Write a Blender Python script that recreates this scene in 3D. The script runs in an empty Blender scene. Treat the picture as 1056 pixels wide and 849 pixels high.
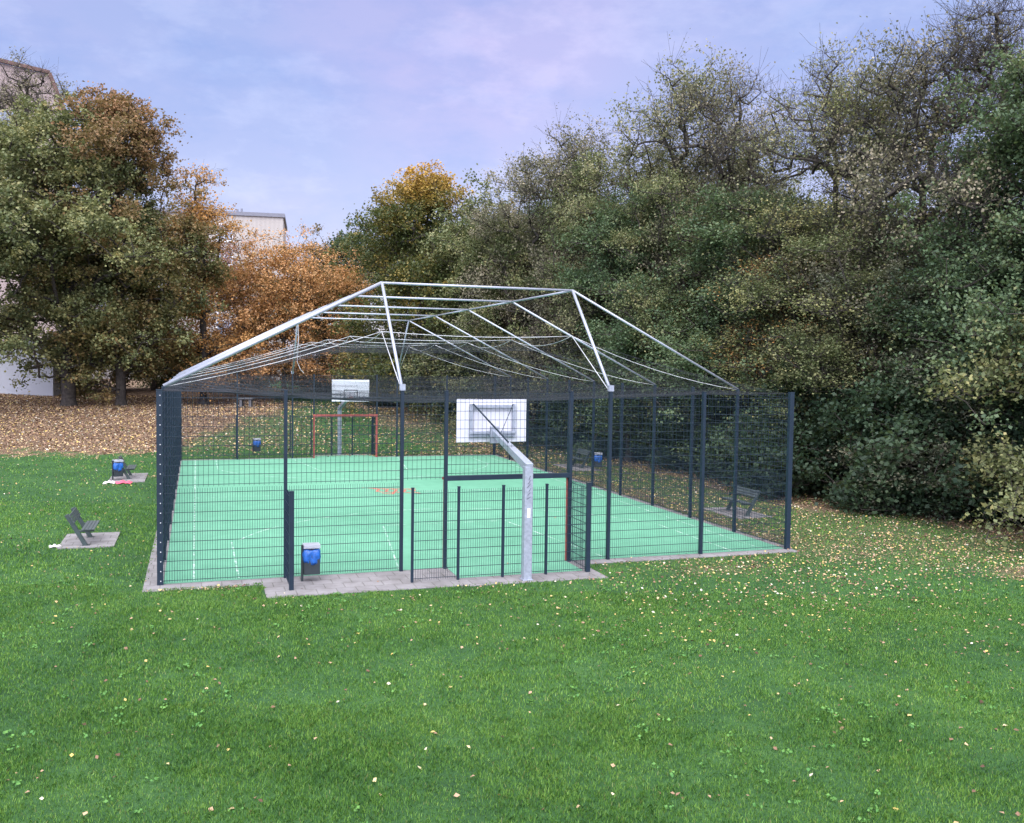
import bpy, math, random
import numpy as np
from mathutils import Vector, Matrix
R = math.radians
rng = np.random.default_rng(7)
random.seed(7)
scene = bpy.context.scene
COL = scene.collection

# ------------------------------------------------------------ helpers
def link(o, parent=None):
    COL.objects.link(o)
    if parent is not None: o.parent = parent
    return o

def tag(o, label=None, cat=None, group=None, kind=None):
    if label: o['label'] = label
    if cat: o['category'] = cat
    if group: o['group'] = group
    if kind: o['kind'] = kind
    return o

def empty(name, loc=(0, 0, 0), rz=0.0, **k):
    o = bpy.data.objects.new(name, None)
    o.location = loc; o.rotation_euler = (0, 0, rz); o.empty_display_size = .3
    link(o)
    return tag(o, **k)

def np_mesh(name, V, F, mat, smooth=False):
    """V (n,3); F (m,k) constant k"""
    V = np.asarray(V, np.float32); F = np.asarray(F, np.int32)
    me = bpy.data.meshes.new(name)
    m, k = F.shape
    me.vertices.add(len(V)); me.vertices.foreach_set('co', V.ravel())
    me.loops.add(m * k); me.loops.foreach_set('vertex_index', F.ravel())
    me.polygons.add(m)
    me.polygons.foreach_set('loop_start', np.arange(0, m * k, k, dtype=np.int32))
    if smooth: me.polygons.foreach_set('use_smooth', np.ones(m, bool))
    me.update(calc_edges=True)
    if mat: me.materials.append(mat)
    return me

class MB:
    """collects quads/tris"""
    def __init__(s): s.v = []; s.f = []; s.n = 0
    def add(s, V, F):
        V = [tuple(p) for p in V]
        s.v += V; s.f += [tuple(i + s.n for i in f) for f in F]; s.n += len(V)
    def box(s, c, d, M=None):
        x, y, z = (a / 2 for a in d)
        P = [Vector((i * x, j * y, k * z)) for k in (-1, 1) for j in (-1, 1) for i in (-1, 1)]
        if M is not None: P = [M @ p for p in P]
        c = Vector(c)
        s.add([p + c for p in P], [(0, 2, 3, 1), (4, 5, 7, 6), (0, 1, 5, 4), (2, 6, 7, 3), (0, 4, 6, 2), (1, 3, 7, 5)])
    def box2(s, a, b):
        s.box([(a[i] + b[i]) / 2 for i in range(3)], [abs(b[i] - a[i]) for i in range(3)])
    def bar(s, a, b, w, h=None, up=(0, 0, 1), w2=None, h2=None):
        """rectangular bar from a to b"""
        h = h or w; w2 = w2 or w; h2 = h2 or h
        a = Vector(a); b = Vector(b); d = (b - a).normalized(); u = Vector(up)
        if abs(d.dot(u)) > .98: u = Vector((0, 1, 0))
        x = d.cross(u).normalized(); y = x.cross(d).normalized()
        P = []
        for c, ww, hh in ((a, w, h), (b, w2, h2)):
            for i, j in ((-1, -1), (1, -1), (1, 1), (-1, 1)): P.append(c + x * (i * ww / 2) + y * (j * hh / 2))
        s.add(P, [(0, 3, 2, 1), (4, 5, 6, 7), (0, 1, 5, 4), (1, 2, 6, 5), (2, 3, 7, 6), (3, 0, 4, 7)])
    def tube(s, pts, r, n=8, caps=True):
        pts = [Vector(p) for p in pts]; rs = r if isinstance(r, (list, tuple)) else [r] * len(pts)
        V = []; F = []
        for i, p in enumerate(pts):
            d = (pts[min(i + 1, len(pts) - 1)] - pts[max(i - 1, 0)]).normalized()
            u = Vector((0, 0, 1)) if abs(d.z) < .95 else Vector((1, 0, 0))
            x = d.cross(u).normalized(); y = x.cross(d)
            for k in range(n):
                a = 2 * math.pi * k / n
                V.append(p + (x * math.cos(a) + y * math.sin(a)) * rs[i])
        for i in range(len(pts) - 1):
            for k in range(n):
                F.append((i * n + k, i * n + (k + 1) % n, (i + 1) * n + (k + 1) % n, (i + 1) * n + k))
        if caps:
            F.append(tuple(range(n))[::-1]); F.append(tuple(range((len(pts) - 1) * n, len(pts) * n)))
        s.add(V, F)
    def build(s, name, mat, parent=None, smooth=False, bevel=0):
        me = bpy.data.meshes.new(name)
        me.from_pydata([tuple(v) for v in s.v], [], s.f); me.update()
        if mat: me.materials.append(mat)
        if smooth:
            for p in me.polygons: p.use_smooth = len(p.vertices) <= 4
        o = link(bpy.data.objects.new(name, me), parent)
        if bevel:
            b = o.modifiers.new('b', 'BEVEL'); b.width = bevel; b.segments = 2; b.limit_method = 'ANGLE'
        return o

def wires(segs, rad):
    """segs (n,2,3): square-section wires as open boxes -> V,F"""
    S = np.asarray(segs, np.float64); a = S[:, 0]; b = S[:, 1]
    d = b - a; d /= np.linalg.norm(d, axis=1)[:, None]
    up = np.where(np.abs(d[:, 2:3]) > .9, np.array([[1., 0, 0]]), np.array([[0, 0, 1.]]))
    x = np.cross(d, up); x /= np.linalg.norm(x, axis=1)[:, None]; y = np.cross(x, d)
    r = np.asarray(rad); r = (np.full(len(S), rad) if r.ndim == 0 else r)[:, None]
    V = np.stack([a + x * r, a + y * r, a - x * r, a - y * r, b + x * r, b + y * r, b - x * r, b - y * r], 1)
    F = np.array([[0, 1, 5, 4], [1, 2, 6, 5], [2, 3, 7, 6], [3, 0, 4, 7]])
    F = F[None] + (np.arange(len(S)) * 8)[:, None, None]
    return V.reshape(-1, 3), F.reshape(-1, 4)

def ss(a, b, x):
    t = np.clip((np.asarray(x, float) - a) / (b - a), 0, 1)
    return t * t * (3 - 2 * t)
def gnd(u, v):
    u = np.asarray(u, float); v = np.asarray(v, float)
    return 1.55 * ss(27, 42, v) + .65 * ss(45, 58, v) + .035 * np.sin(u * .45 + 1) * np.sin(v * .38) * ss(0, 4, np.maximum(np.maximum(-3 - u, u - 17.5), np.maximum(-3 - v, v - 27)))

def vnoise(u, v, s, seed=0):
    """cheap smooth value noise 0..1"""
    r = np.random.default_rng(seed); T = r.random((64, 64))
    x = np.asarray(u) / s + 100.3; y = np.asarray(v) / s + 57.7
    i = np.floor(x).astype(int); j = np.floor(y).astype(int); fx = x - i; fy = y - j
    fx = fx * fx * (3 - 2 * fx); fy = fy * fy * (3 - 2 * fy)
    g = lambda a, b: T[a % 64, b % 64]
    return (g(i, j) * (1 - fx) + g(i + 1, j) * fx) * (1 - fy) + (g(i, j + 1) * (1 - fx) + g(i + 1, j + 1) * fx) * fy

# ------------------------------------------------------------ materials
class NT:
    def __init__(s, name):
        s.m = bpy.data.materials.new(name); s.m.use_nodes = True
        s.t = s.m.node_tree; s.t.nodes.clear()
        s.out = s.t.nodes.new('ShaderNodeOutputMaterial')
    def n(s, typ, **k):
        o = s.t.nodes.new('ShaderNode' + typ)
        for a, b in k.items():
            if a.startswith('i_'): o.inputs[a[2:].replace('_', ' ')].default_value = b
            else: setattr(o, a, b)
        return o
    def l(s, a, b): s.t.links.new(a, b)
    def noise(s, scale, detail=4, coord=None, rough=.6):
        n = s.n('TexNoise'); n.inputs['Scale'].default_value = scale; n.inputs['Detail'].default_value = detail
        n.inputs['Roughness'].default_value = rough
        if coord is not None: s.l(coord, n.inputs['Vector'])
        return n.outputs['Fac']
    def ramp(s, fac, stops, interp='LINEAR'):
        r = s.n('ValToRGB'); e = r.color_ramp.elements; r.color_ramp.interpolation = interp
        while len(e) > 1: e.remove(e[-1])
        e[0].position = stops[0][0]; e[0].color = (*stops[0][1], 1)
        for p, c in stops[1:]:
            q = e.new(p); q.color = (*c, 1)
        s.l(fac, r.inputs['Fac'])
        return r.outputs['Color']
    def math(s, op, a, b=None, c=None):
        m = s.n('Math', operation=op)
        for i, x in enumerate((a, b, c)):
            if x is None: continue
            if isinstance(x, (int, float)): m.inputs[i].default_value = x
            else: s.l(x, m.inputs[i])
        return m.outputs[0]
    def mix(s, fac, a, b, blend='MIX'):
        m = s.n('Mix', data_type='RGBA', blend_type=blend)
        for sock, x in ((m.inputs[0], fac), (m.inputs[6], a), (m.inputs[7], b)):
            if isinstance(x, (int, float)): sock.default_value = x
            elif isinstance(x, tuple): sock.default_value = (*x, 1)
            else: s.l(x, sock)
        return m.outputs[2]
    def pbsdf(s, col, rough=.6, metal=0.0, bump=None, bstr=.3, bdist=.02, spec=.5):
        p = s.n('BsdfPrincipled')
        if isinstance(col, tuple): p.inputs['Base Color'].default_value = (*col, 1)
        else: s.l(col, p.inputs['Base Color'])
        if isinstance(rough, (int, float)): p.inputs['Roughness'].default_value = rough
        else: s.l(rough, p.inputs['Roughness'])
        p.inputs['Metallic'].default_value = metal
        p.inputs['Specular IOR Level'].default_value = spec
        if bump is not None:
            b = s.n('Bump'); b.inputs['Strength'].default_value = bstr; b.inputs['Distance'].default_value = bdist
            s.l(bump, b.inputs['Height']); s.l(b.outputs[0], p.inputs['Normal'])
        s.l(p.outputs[0], s.out.inputs[0])
        return s.m

def simple(name, col, rough=.6, metal=0., var=.15, scale=8, spec=.5):
    t = NT(name); tc = t.n('TexCoord')
    f = t.noise(scale, 5, tc.outputs['Object'])
    c = t.ramp(f, [(.3, tuple(x * (1 - var) for x in col)), (.7, tuple(min(1, x * (1 + var)) for x in col))])
    return t.pbsdf(c, rough, metal, f, .08, .01, spec)

M = {}
M['fence'] = simple('fence_coating', (.010, .022, .038), .5, 0, .15, 5, .3)
M['galv'] = simple('galvanised_steel', (.33, .37, .44), .42, .35, .18, 14)
M['galv_bright'] = simple('galvanised_tube', (.36, .39, .46), .42, .35, .10, 4)
M['cable'] = simple('steel_cable', (.55, .57, .60), .45, .3, .1, 4)
M['board'] = simple('backboard_white', (.58, .60, .67), .5, 0, .06, 3)
M['black'] = simple('black_line', (.02, .02, .025), .6)
M['red'] = simple('red_goal_paint', (.27, .060, .050), .65, 0, .25, 6)
M['rim'] = simple('orange_rim', (.35, .10, .03), .5)
M['net'] = simple('black_net_cord', (.018, .022, .032), .8)
M['bolt'] = simple('bolt_steel', (.7, .72, .75), .4, .3)
M['bench'] = simple('bench_steel', (.035, .055, .055), .5)
M['benchplate'] = simple('bench_plate', (.06, .078, .082), .55, 0, .3, 20)
M['binbody'] = simple('bin_body', (.02, .03, .035), .5)
M['binlid'] = simple('bin_lid', (.38, .41, .47), .45, .2)
M['bag'] = simple('blue_plastic_bag', (.012, .10, .38), .4, 0, .35, 14)
M['pink'] = simple('pink_fabric', (.60, .09, .15), .8, 0, .2, 10)
M['white'] = simple('white_paper', (.58, .57, .59), .8)
M['wallwhite'] = simple('white_render', (.40, .43, .49), .8, 0, .05, .4)
M['table'] = simple('grey_slab', (.11, .115, .125), .7)
M['sticker'] = simple('white_sticker', (.8, .8, .82), .6, 0, .03)
M['roofdark'] = simple('roof_edge', (.16, .17, .21), .6)
M['brownverge'] = simple('brown_tiles', (.13, .075, .065), .7, 0, .3, 1)
M['glass'] = simple('window_glass', (.25, .30, .38), .15)
M['frame'] = simple('window_frame_white', (.75, .77, .8), .5)

def mk_facade(name, col):
    t = NT(name); tc = t.n('TexCoord')
    w = t.n('TexWave', wave_type='BANDS', bands_direction='X'); w.inputs['Scale'].default_value = .6
    w.inputs['Distortion'].default_value = .2
    t.l(tc.outputs['Object'], w.inputs['Vector'])
    f = t.noise(.35, 6, tc.outputs['Object'])
    a = t.math('ADD', t.math('MULTIPLY', w.outputs['Fac'], .25), t.math('MULTIPLY', f, .75))
    c = t.ramp(a, [(.2, tuple(x * .88 for x in col)), (.75, tuple(x * 1.06 for x in col))])
    return t.pbsdf(c, .85)
M['facade'] = mk_facade('facade_cream', (.38, .36, .34))
M['facade2'] = mk_facade('facade_pink', (.34, .28, .27))

def mk_bark():
    t = NT('bark'); tc = t.n('TexCoord')
    f = t.noise(6, 8, tc.outputs['Object'])
    c = t.ramp(f, [(.3, (.018, .016, .013)), (.6, (.055, .047, .040)), (.8, (.085, .078, .062))])
    return t.pbsdf(c, .9, 0, f, .6, .05)
M['bark'] = mk_bark()

def mk_leaf(name, stops, spec=None, clump=.68, cs=.7, top=None):
    """stops: list of (pos, colour); leaf colours vary leaf by leaf and bough by bough"""
    t = NT(name)
    g = t.n('NewGeometry'); tc = t.n('TexCoord')
    nz = t.noise(cs, 3, g.outputs['Position'], .6)
    nz = t.math('MULTIPLY_ADD', t.math('SUBTRACT', nz, .5), 2.1, .5)
    f = t.math('ADD', t.math('MULTIPLY', nz, clump), t.math('MULTIPLY', g.outputs['Random Per Island'], 1 - clump))
    col = t.ramp(f, stops)
    if top:
        sx = t.n('SeparateXYZ'); t.l(tc.outputs['Object'], sx.inputs[0])
        z = t.n('MapRange'); t.l(sx.outputs['Z'], z.inputs[0])
        z.inputs[1].default_value = top[0]; z.inputs[2].default_value = top[1]
        k = t.math('ADD', z.outputs[0], t.math('MULTIPLY', t.math('SUBTRACT', f, .5), .9))
        k = t.n('Clamp').outputs[0] if False else t.math('MINIMUM', t.math('MAXIMUM', k, 0), 1)
        col = t.mix(k, col, t.ramp(g.outputs['Random Per Island'], top[2]))
    d = t.n('BsdfPrincipled'); t.l(col, d.inputs['Base Color']); d.inputs['Roughness'].default_value = .55
    d.inputs['Specular IOR Level'].default_value = .35
    tr = t.n('BsdfTranslucent'); t.l(t.mix(.5, col, (.10, .12, .02), 'MIX'), tr.inputs['Color'])
    mx = t.n('MixShader'); mx.inputs[0].default_value = .35
    t.l(d.outputs[0], mx.inputs[1]); t.l(tr.outputs[0], mx.inputs[2]); t.l(mx.outputs[0], t.out.inputs[0])
    return t.m
LF = {}
LF['olive'] = mk_leaf('leaf_olive', [(.1, (.050, .075, .034)), (.38, (.110, .145, .062)), (.6, (.22, .24, .11)), (.85, (.40, .36, .17))])
LF['green'] = mk_leaf('leaf_green', [(.1, (.038, .070, .038)), (.45, (.080, .135, .066)), (.7, (.15, .205, .10)), (.9, (.27, .27, .12))])
LF['darkgreen'] = mk_leaf('leaf_dark_green', [(.1, (0.029, 0.055, 0.036)), (.5, (0.055, 0.099, 0.053)), (.85, (0.112, 0.158, 0.086))])
LF['shrub'] = mk_leaf('leaf_shrub_shaded', [(.1, (0.014, 0.032, 0.020)), (.5, (0.026, 0.055, 0.030)), (.85, (0.050, 0.080, 0.045))])  # leaf green darkened to put the hollow's shade into the shrub colour
LF['greygreen'] = mk_leaf('leaf_grey_green', [(.1, (.045, .060, .042)), (.4, (.10, .118, .080)), (.7, (.19, .19, .13)), (.9, (.30, .26, .18))])
LF['brown'] = mk_leaf('leaf_brown', [(.1, (0.106, 0.086, 0.046)), (.35, (0.185, 0.145, 0.073)), (.6, (0.317, 0.211, 0.106)), (.85, (0.475, 0.277, 0.132))], clump=.5)
LF['rust'] = mk_leaf('leaf_rust', [(.05, (0.066, 0.079, 0.034)), (.35, (0.119, 0.125, 0.046)), (.6, (0.211, 0.172, 0.066)), (.85, (0.343, 0.224, 0.092))], top=(7, 20, [(0, (0.198, 0.119, 0.066)), (.5, (0.396, 0.211, 0.106)), (.8, (0.290, 0.172, 0.092)), (1, (0.185, 0.158, 0.079))]))
LF['orange'] = mk_leaf('leaf_orange', [(.15, (.13, .12, .055)), (.35, (.40, .23, .10)), (.55, (.66, .34, .14)), (.85, (.72, .48, .24))], clump=.62)
LF['amber'] = mk_leaf('leaf_amber', [(.1, (.26, .19, .08)), (.4, (.55, .30, .10)), (.7, (.70, .38, .14)), (.9, (.70, .48, .20))])
LF['pink'] = mk_leaf('leaf_pinkish', [(.1, (0.176, 0.099, 0.077)), (.5, (0.440, 0.187, 0.132)), (.9, (0.495, 0.286, 0.176))])
LF['mauve'] = mk_leaf('leaf_mauve_brown', [(.1, (.075, .085, .055)), (.38, (.165, .165, .105)), (.62, (.29, .26, .18)), (.88, (.46, .39, .28))])
LF['pale'] = mk_leaf('leaf_pale', [(.1, (.10, .12, .065)), (.4, (.21, .225, .12)), (.7, (.36, .34, .19)), (.9, (.52, .44, .25))])
LF['hazel'] = mk_leaf('leaf_yellowing', [(.1, (.070, .098, .045)), (.4, (.155, .185, .082)), (.7, (.31, .31, .13)), (.9, (.54, .45, .19))])
LF['yellowtop'] = mk_leaf('leaf_yellow_top', [(.1, (0.037, 0.060, 0.022)), (.5, (0.088, 0.110, 0.037)), (.85, (0.188, 0.175, 0.056))], top=(12.6, 16.0, [(0, (0.688, 0.350, 0.050)), (.5, (0.562, 0.300, 0.062)), (1, (0.720, 0.475, 0.088))]))

# ------------------------------------------------------------ trees
def grow(H, Rr, zb, ntip, nleaf, leaf, seed, sparse=0., twigs=3, shell=.5, lean=(0, 0), lobes=5, trunk_r=None, spread=.42, prof=1.0, wisp=1.0, bough=11, bsz=.50, peak=.0):
    """returns (trunk mesh, crown mesh); skeleton grown towards points that fill an uneven crown volume"""
    r = np.random.default_rng(seed)
    ph = r.random(6) * 6.28; am = r.uniform(.06, .2, 6)
    # crown of several overlapping boughs
    L = []
    for i in range(lobes):
        a = ph[0] + i * 6.28 / lobes + r.uniform(-.4, .4); zc = r.uniform(.35, .8)
        L.append((math.cos(a), math.sin(a), zc))
    T = []; B = []; nb = max(14, int(ntip / bough))
    while len(B) < nb:
        a = r.uniform(0, 6.283); t = r.random() ** .85
        pr = (math.sin(math.pi * min(1, (t * .84 + .16)) ** (.95 + peak)) ** .45) * prof + (1 - prof) * 1.0
        mod = 1 + sum(am[k] * math.cos((k + 1) * a + ph[k] + t * (3 + 2 * k)) for k in range(6))
        q = r.random() ** shell
        rad = Rr * pr * mod * q
        x = math.cos(a) * rad + lean[0] * t; y = math.sin(a) * rad + lean[1] * t
        z = zb + (H - zb) * (t * (.955 + .04 * math.sin(3 * a + ph[1]))) - .35 * q * (1 - t)
        # boughs keep some distance from each other, so gaps stay between them
        if B and len(B) > 3 and min((x - p[0]) ** 2 + (y - p[1]) ** 2 + 1.6 * (z - p[2]) ** 2 for p in B) < (.55 * (Rr * Rr * (H - zb) / nb) ** (1 / 3)) ** 2 and r.random() < .93: continue
        B.append((x, y, z))
    sg = bsz * (Rr * Rr * (H - zb) / nb) ** (1 / 3)
    for bx, by, bz in B:
        k = max(3, int(r.uniform(.4, 1.6) * ntip / nb)); e = np.array([bx, by, 0]) / (math.hypot(bx, by) + .01)
        q = r.normal(0, 1, (k, 3)) * np.array([1, 1, .5]) * sg * r.uniform(.75, 1.3)
        q[:, 2] -= .18 * (q @ e)     # boughs droop outwards
        T += [tuple(np.array([bx, by, bz]) + v) for v in q]
    T = np.array(T); T[:, 2] = np.clip(T[:, 2], .25, None)
    # trunk
    n0 = int(H * .72 / .5); tz = np.linspace(0, H * .72, n0)
    N = np.zeros((60000, 3)); par = np.full(60000, -1); w1 = r.uniform(-1, 1, 4)
    N[:n0, 0] = lean[0] * (tz / H) ** 1.3 + .25 * w1[0] * np.sin(tz * .5 + w1[1] * 3) * (tz / H)
    N[:n0, 1] = lean[1] * (tz / H) ** 1.3 + .25 * w1[2] * np.sin(tz * .6 + w1[3] * 3) * (tz / H)
    N[:n0, 2] = tz; par[1:n0] = np.arange(n0 - 1); n = n0
    order = np.argsort(np.hypot(T[:, 0] - lean[0] * .5, T[:, 1] - lean[1] * .5) * .8 + np.abs(T[:, 2] - H * .5) * .35 + r.random(len(T)) * 1.2)
    tips = []
    lo = max(1, int(zb * .7 / .5))
    for k in order:
        p = T[k]; D = N[lo:n] - p
        c = np.sqrt((D ** 2).sum(1)) + 1.1 * np.maximum(0, D[:, 2] + .15)
        j = lo + int(np.argmin(c)); a = N[j]; d = np.linalg.norm(p - a)
        m = max(1, int(d / .55)); prev = j
        jit = r.normal(0, .06, (m, 3)) * min(1, d)
        for s in range(1, m + 1):
            f = s / m
            N[n] = a + (p - a) * f + np.array([0, 0, math.sin(math.pi * f) * .10 * d]) + (jit[s - 1] if s < m else 0)
            par[n] = prev; prev = n; n += 1
        tips.append(prev)
    cnt = np.zeros(n)
    for t_ in tips: cnt[t_] += 1
    for i in range(n - 1, 0, -1):
        if par[i] >= 0: cnt[par[i]] += cnt[i]
    rt = trunk_r or .0155 * H
    rad = np.maximum(.011, rt * (np.maximum(cnt, .6) / len(tips)) ** .42)
    rad[:n0] = np.maximum(rad[:n0], rt * (1 - .9 * tz / (H * .76))); rad[0] = rt * 1.35
    N = N[:n]; par = par[:n]
    a = N[par[1:]]; b = N[1:]; ra = np.minimum(rad[par[1:]], rad[1:] * 1.6); ra[:n0 - 1] = rad[:n0 - 1]; rb = rad[1:]
    # extra fine twigs at the tips
    tw = []; ends = []
    tp = N[tips]
    for q in range(twigs):
        dd = r.normal(0, 1, (len(tp), 3)); dd[:, 2] = np.abs(dd[:, 2]) * .9 + .1
        dd /= np.linalg.norm(dd, axis=1)[:, None]
        ln = r.uniform(.3, .8, (len(tp), 1)) * wisp
        mid = tp + dd * ln * .5; e = mid + (dd + r.normal(0, .35, dd.shape)) * ln * .5
        tw.append((tp, mid)); tw.append((mid, e)); ends.append((mid, e))
    if tw:
        a = np.vstack([a] + [x[0] for x in tw]); b = np.vstack([b] + [x[1] for x in tw])
        e1 = np.full(len(a) - len(ra), .007); ra = np.r_[ra, e1]; rb = np.r_[rb, e1 * .7]
    def tubes(a, b, ra, rb, k):
        d = b - a; ln = np.linalg.norm(d, axis=1)[:, None]; d = d / np.maximum(ln, 1e-6)
        up = np.where(np.abs(d[:, 2:3]) > .9, np.array([[1., 0, 0]]), np.array([[0, 0, 1.]]))
        x = np.cross(d, up); x /= np.linalg.norm(x, axis=1)[:, None]; y = np.cross(x, d)
        an = np.arange(k) * 2 * math.pi / k
        ring = np.cos(an)[None, :, None] * x[:, None] + np.sin(an)[None, :, None] * y[:, None]
        V = np.concatenate([a[:, None] + ring * ra[:, None, None], b[:, None] + ring * rb[:, None, None]], 1)
        i = np.arange(k); F = np.stack([i, (i + 1) % k, (i + 1) % k + k, i + k], 1)
        F = F[None] + (np.arange(len(a)) * 2 * k)[:, None, None]
        return V.reshape(-1, 3), F.reshape(-1, 4)
    big = ra > .035
    V1, F1 = tubes(a[big], b[big], ra[big], rb[big], 8); V2, F2 = tubes(a[~big], b[~big], ra[~big], rb[~big], 3)
    tm = np_mesh('trunk', np.vstack([V1, V2]), np.vstack([F1, F2 + len(V1)]), M['bark'], True)
    # leaves
    keep = r.random(len(tp)) > sparse * (0.4 + 1.2 * (tp[:, 2] - zb) / (H - zb))
    cp = tp[keep]; w = r.uniform(.4, 1.6, len(cp)); w *= nleaf / w.sum()
    idx = np.repeat(np.arange(len(cp)), np.maximum(1, w.astype(int)))
    c = cp[idx] + r.normal(0, 1, (len(idx), 3)) * np.array([spread, spread, spread * .62])
    if ends:
        EM = np.stack([x[0] for x in ends])[:, keep]; EE = np.stack([x[1] for x in ends])[:, keep]
        q = r.integers(0, len(ends), len(idx)); f = r.random((len(idx), 1)) ** .7
        al = EM[q, idx] + (EE[q, idx] - EM[q, idx]) * f * 1.15 + r.normal(0, .13, (len(idx), 3))
        use = r.random(len(idx)) < (.55 if wisp == 1 else .8)
        c[use] = al[use]
    V, F = leaf_quads(c, leaf, r)
    cm = np_mesh('crown', V, F, None)
    return tm, cm

def leaf_quads(c, size, r, flat=.0):
    n = len(c)
    nr = r.normal(0, 1, (n, 3)); nr[:, 2] = np.abs(nr[:, 2]) + .35 + flat * 6; nr /= np.linalg.norm(nr, axis=1)[:, None]
    t = r.normal(0, 1, (n, 3)); t -= (t * nr).sum(1)[:, None] * nr; t /= np.linalg.norm(t, axis=1)[:, None]
    s = np.cross(nr, t); L = (size * r.uniform(.65, 1.35, n))[:, None]; W = L * r.uniform(.32, .5, (n, 1))
    V = np.stack([c - t * L * .5, c + s * W + t * L * .05 + nr * L * .09, c + t * L * .5 - nr * L * .05, c - s * W + t * L * .05 + nr * L * .09], 1)
    return V.reshape(-1, 3), np.arange(n * 4).reshape(n, 4)

def place_tree(meshes, kind, u, v, mat, label, cat='tree', rz=0., sc=(1, 1, 1), group=None, trunkname='trunk'):
    t = empty(kind, (u, v, float(gnd(u, v)) - .05), rz, label=label, cat=cat, group=group)
    t.scale = sc
    for nm, me in ((trunkname, meshes[0]), ('crown', meshes[1])):
        o = link(bpy.data.objects.new(nm, me), t)
        if nm == 'crown':
            if not me.materials: me.materials.append(mat)
            o.material_slots[0].link = 'OBJECT'; o.material_slots[0].material = mat
    return t

# --- trees on the left and at the far end, one by one
place_tree(grow(18.2, 6.8, 2.3, 1000, 110000, .165, 11, shell=.42, trunk_r=.42), 'broadleaf_tree', -6.9, 44.5, LF['hazel'],
           'big olive and yellow tree with low boughs and dark trunk in the leaf litter')
place_tree(grow(15.5, 4.6, 4.6, 380, 40000, .19, 12, shell=.45), 'broadleaf_tree', -12.3, 39.5, LF['olive'],
           'olive green tree cut off by the left edge of the picture')
place_tree(grow(20.0, 4.1, 1.6, 900, 88000, .165, 13, shell=.42, prof=.85, bsz=.6), 'broadleaf_tree', -3.9, 45.0, LF['rust'],
           'tall round-headed tree turning rusty brown at its top, right of the big olive tree')
place_tree(grow(23.4, 5.8, 8, 700, 20000, .13, 14, sparse=.45, twigs=9, shell=.6, spread=.5, wisp=1.5), 'bare_tree', -10.6, 54.0, LF['mauve'],
           'nearly bare twiggy tree in front of the pinkish gable at upper left')
place_tree(grow(15.4, 2.1, .6, 320, 17000, .15, 15, sparse=.12, twigs=7, shell=.6, wisp=1.5), 'autumn_tree', 1.15, 47.0, LF['amber'],
           'slender amber and orange tree beside the rusty-topped tree')
place_tree(grow(11.5, 4.7, 1.6, 700, 56000, .145, 16, shell=.45, twigs=4, bough=9, bsz=.62, prof=.85), 'autumn_tree', 6.7, 49.5, LF['orange'],
           'broad round orange tree behind the far left corner of the court')
place_tree(grow(12.4, 3.6, 3, 260, 13000, .15, 17, sparse=.15, twigs=8, wisp=1.5), 'autumn_tree', 4.2, 58, LF['pink'],
           'pinkish red thinning tree below the cream apartment block')
place_tree(grow(11.6, 3.2, 2, 300, 24000, .15, 18, twigs=7, wisp=1.4), 'autumn_tree', 10.4, 55.5, LF['brown'],
           'small brown tree between the orange tree and the dark green tree')
place_tree(grow(13.6, 2.9, .8, 300, 28000, .20, 19), 'broadleaf_tree', 13.2, 56, LF['darkgreen'],
           'dark green tree at the low gap in the skyline')
place_tree(grow(15.1, 5.6, .8, 950, 86000, .155, 27, shell=.42, prof=1.0, bsz=.6, peak=-.15), 'broadleaf_tree', 15.2, 40.6, LF['yellowtop'],
           'green tree with a golden yellow top at the centre of the skyline')
place_tree(grow(13, 4.2, 1.0, 420, 42000, .19, 22), 'broadleaf_tree', -7.5, 57, LF['olive'], 'olive tree mostly hidden behind the big tree at the left')
place_tree(grow(13, 3.6, 1.0, 380, 36000, .19, 23), 'broadleaf_tree', -2.4, 58, LF['brown'], 'brown tree hidden behind the rusty-topped tree')
place_tree(grow(14.5, 3.9, .8, 460, 42000, .155, 21), 'broadleaf_tree', 17.6, 35.5, LF['olive'],
           'olive tree just right of the golden-topped tree')

# --- the wood along the right side: a few grown trees and their copies
P = [grow(16, 3.9, 1.0, 620, 64000, .125, 31, twigs=5, shell=.48, peak=.3),
     grow(16, 3.9, 2.5, 560, 33000, .108, 32, sparse=.18, twigs=8, shell=.55, wisp=1.5, bough=9, bsz=.42, peak=.8, spread=.34),
     grow(16, 3.8, 4.0, 500, 21000, .098, 33, sparse=.22, twigs=9, shell=.6, spread=.36, wisp=1.8, bough=8, bsz=.42, peak=.9),
     grow(16, 4.4, .6, 680, 78000, .120, 34, twigs=5, shell=.46, peak=.2),
     grow(16, 3.4, 5.0, 480, 11000, .095, 35, sparse=.55, twigs=12, shell=.65, spread=.4, wisp=2.0, bough=8, peak=.8),
     grow(16, 3.7, 2.0, 560, 44000, .110, 36, sparse=.10, twigs=7, shell=.5, wisp=1.4, bough=9, bsz=.40, peak=.5, lean=(1.2, .4), spread=.34)]
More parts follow.
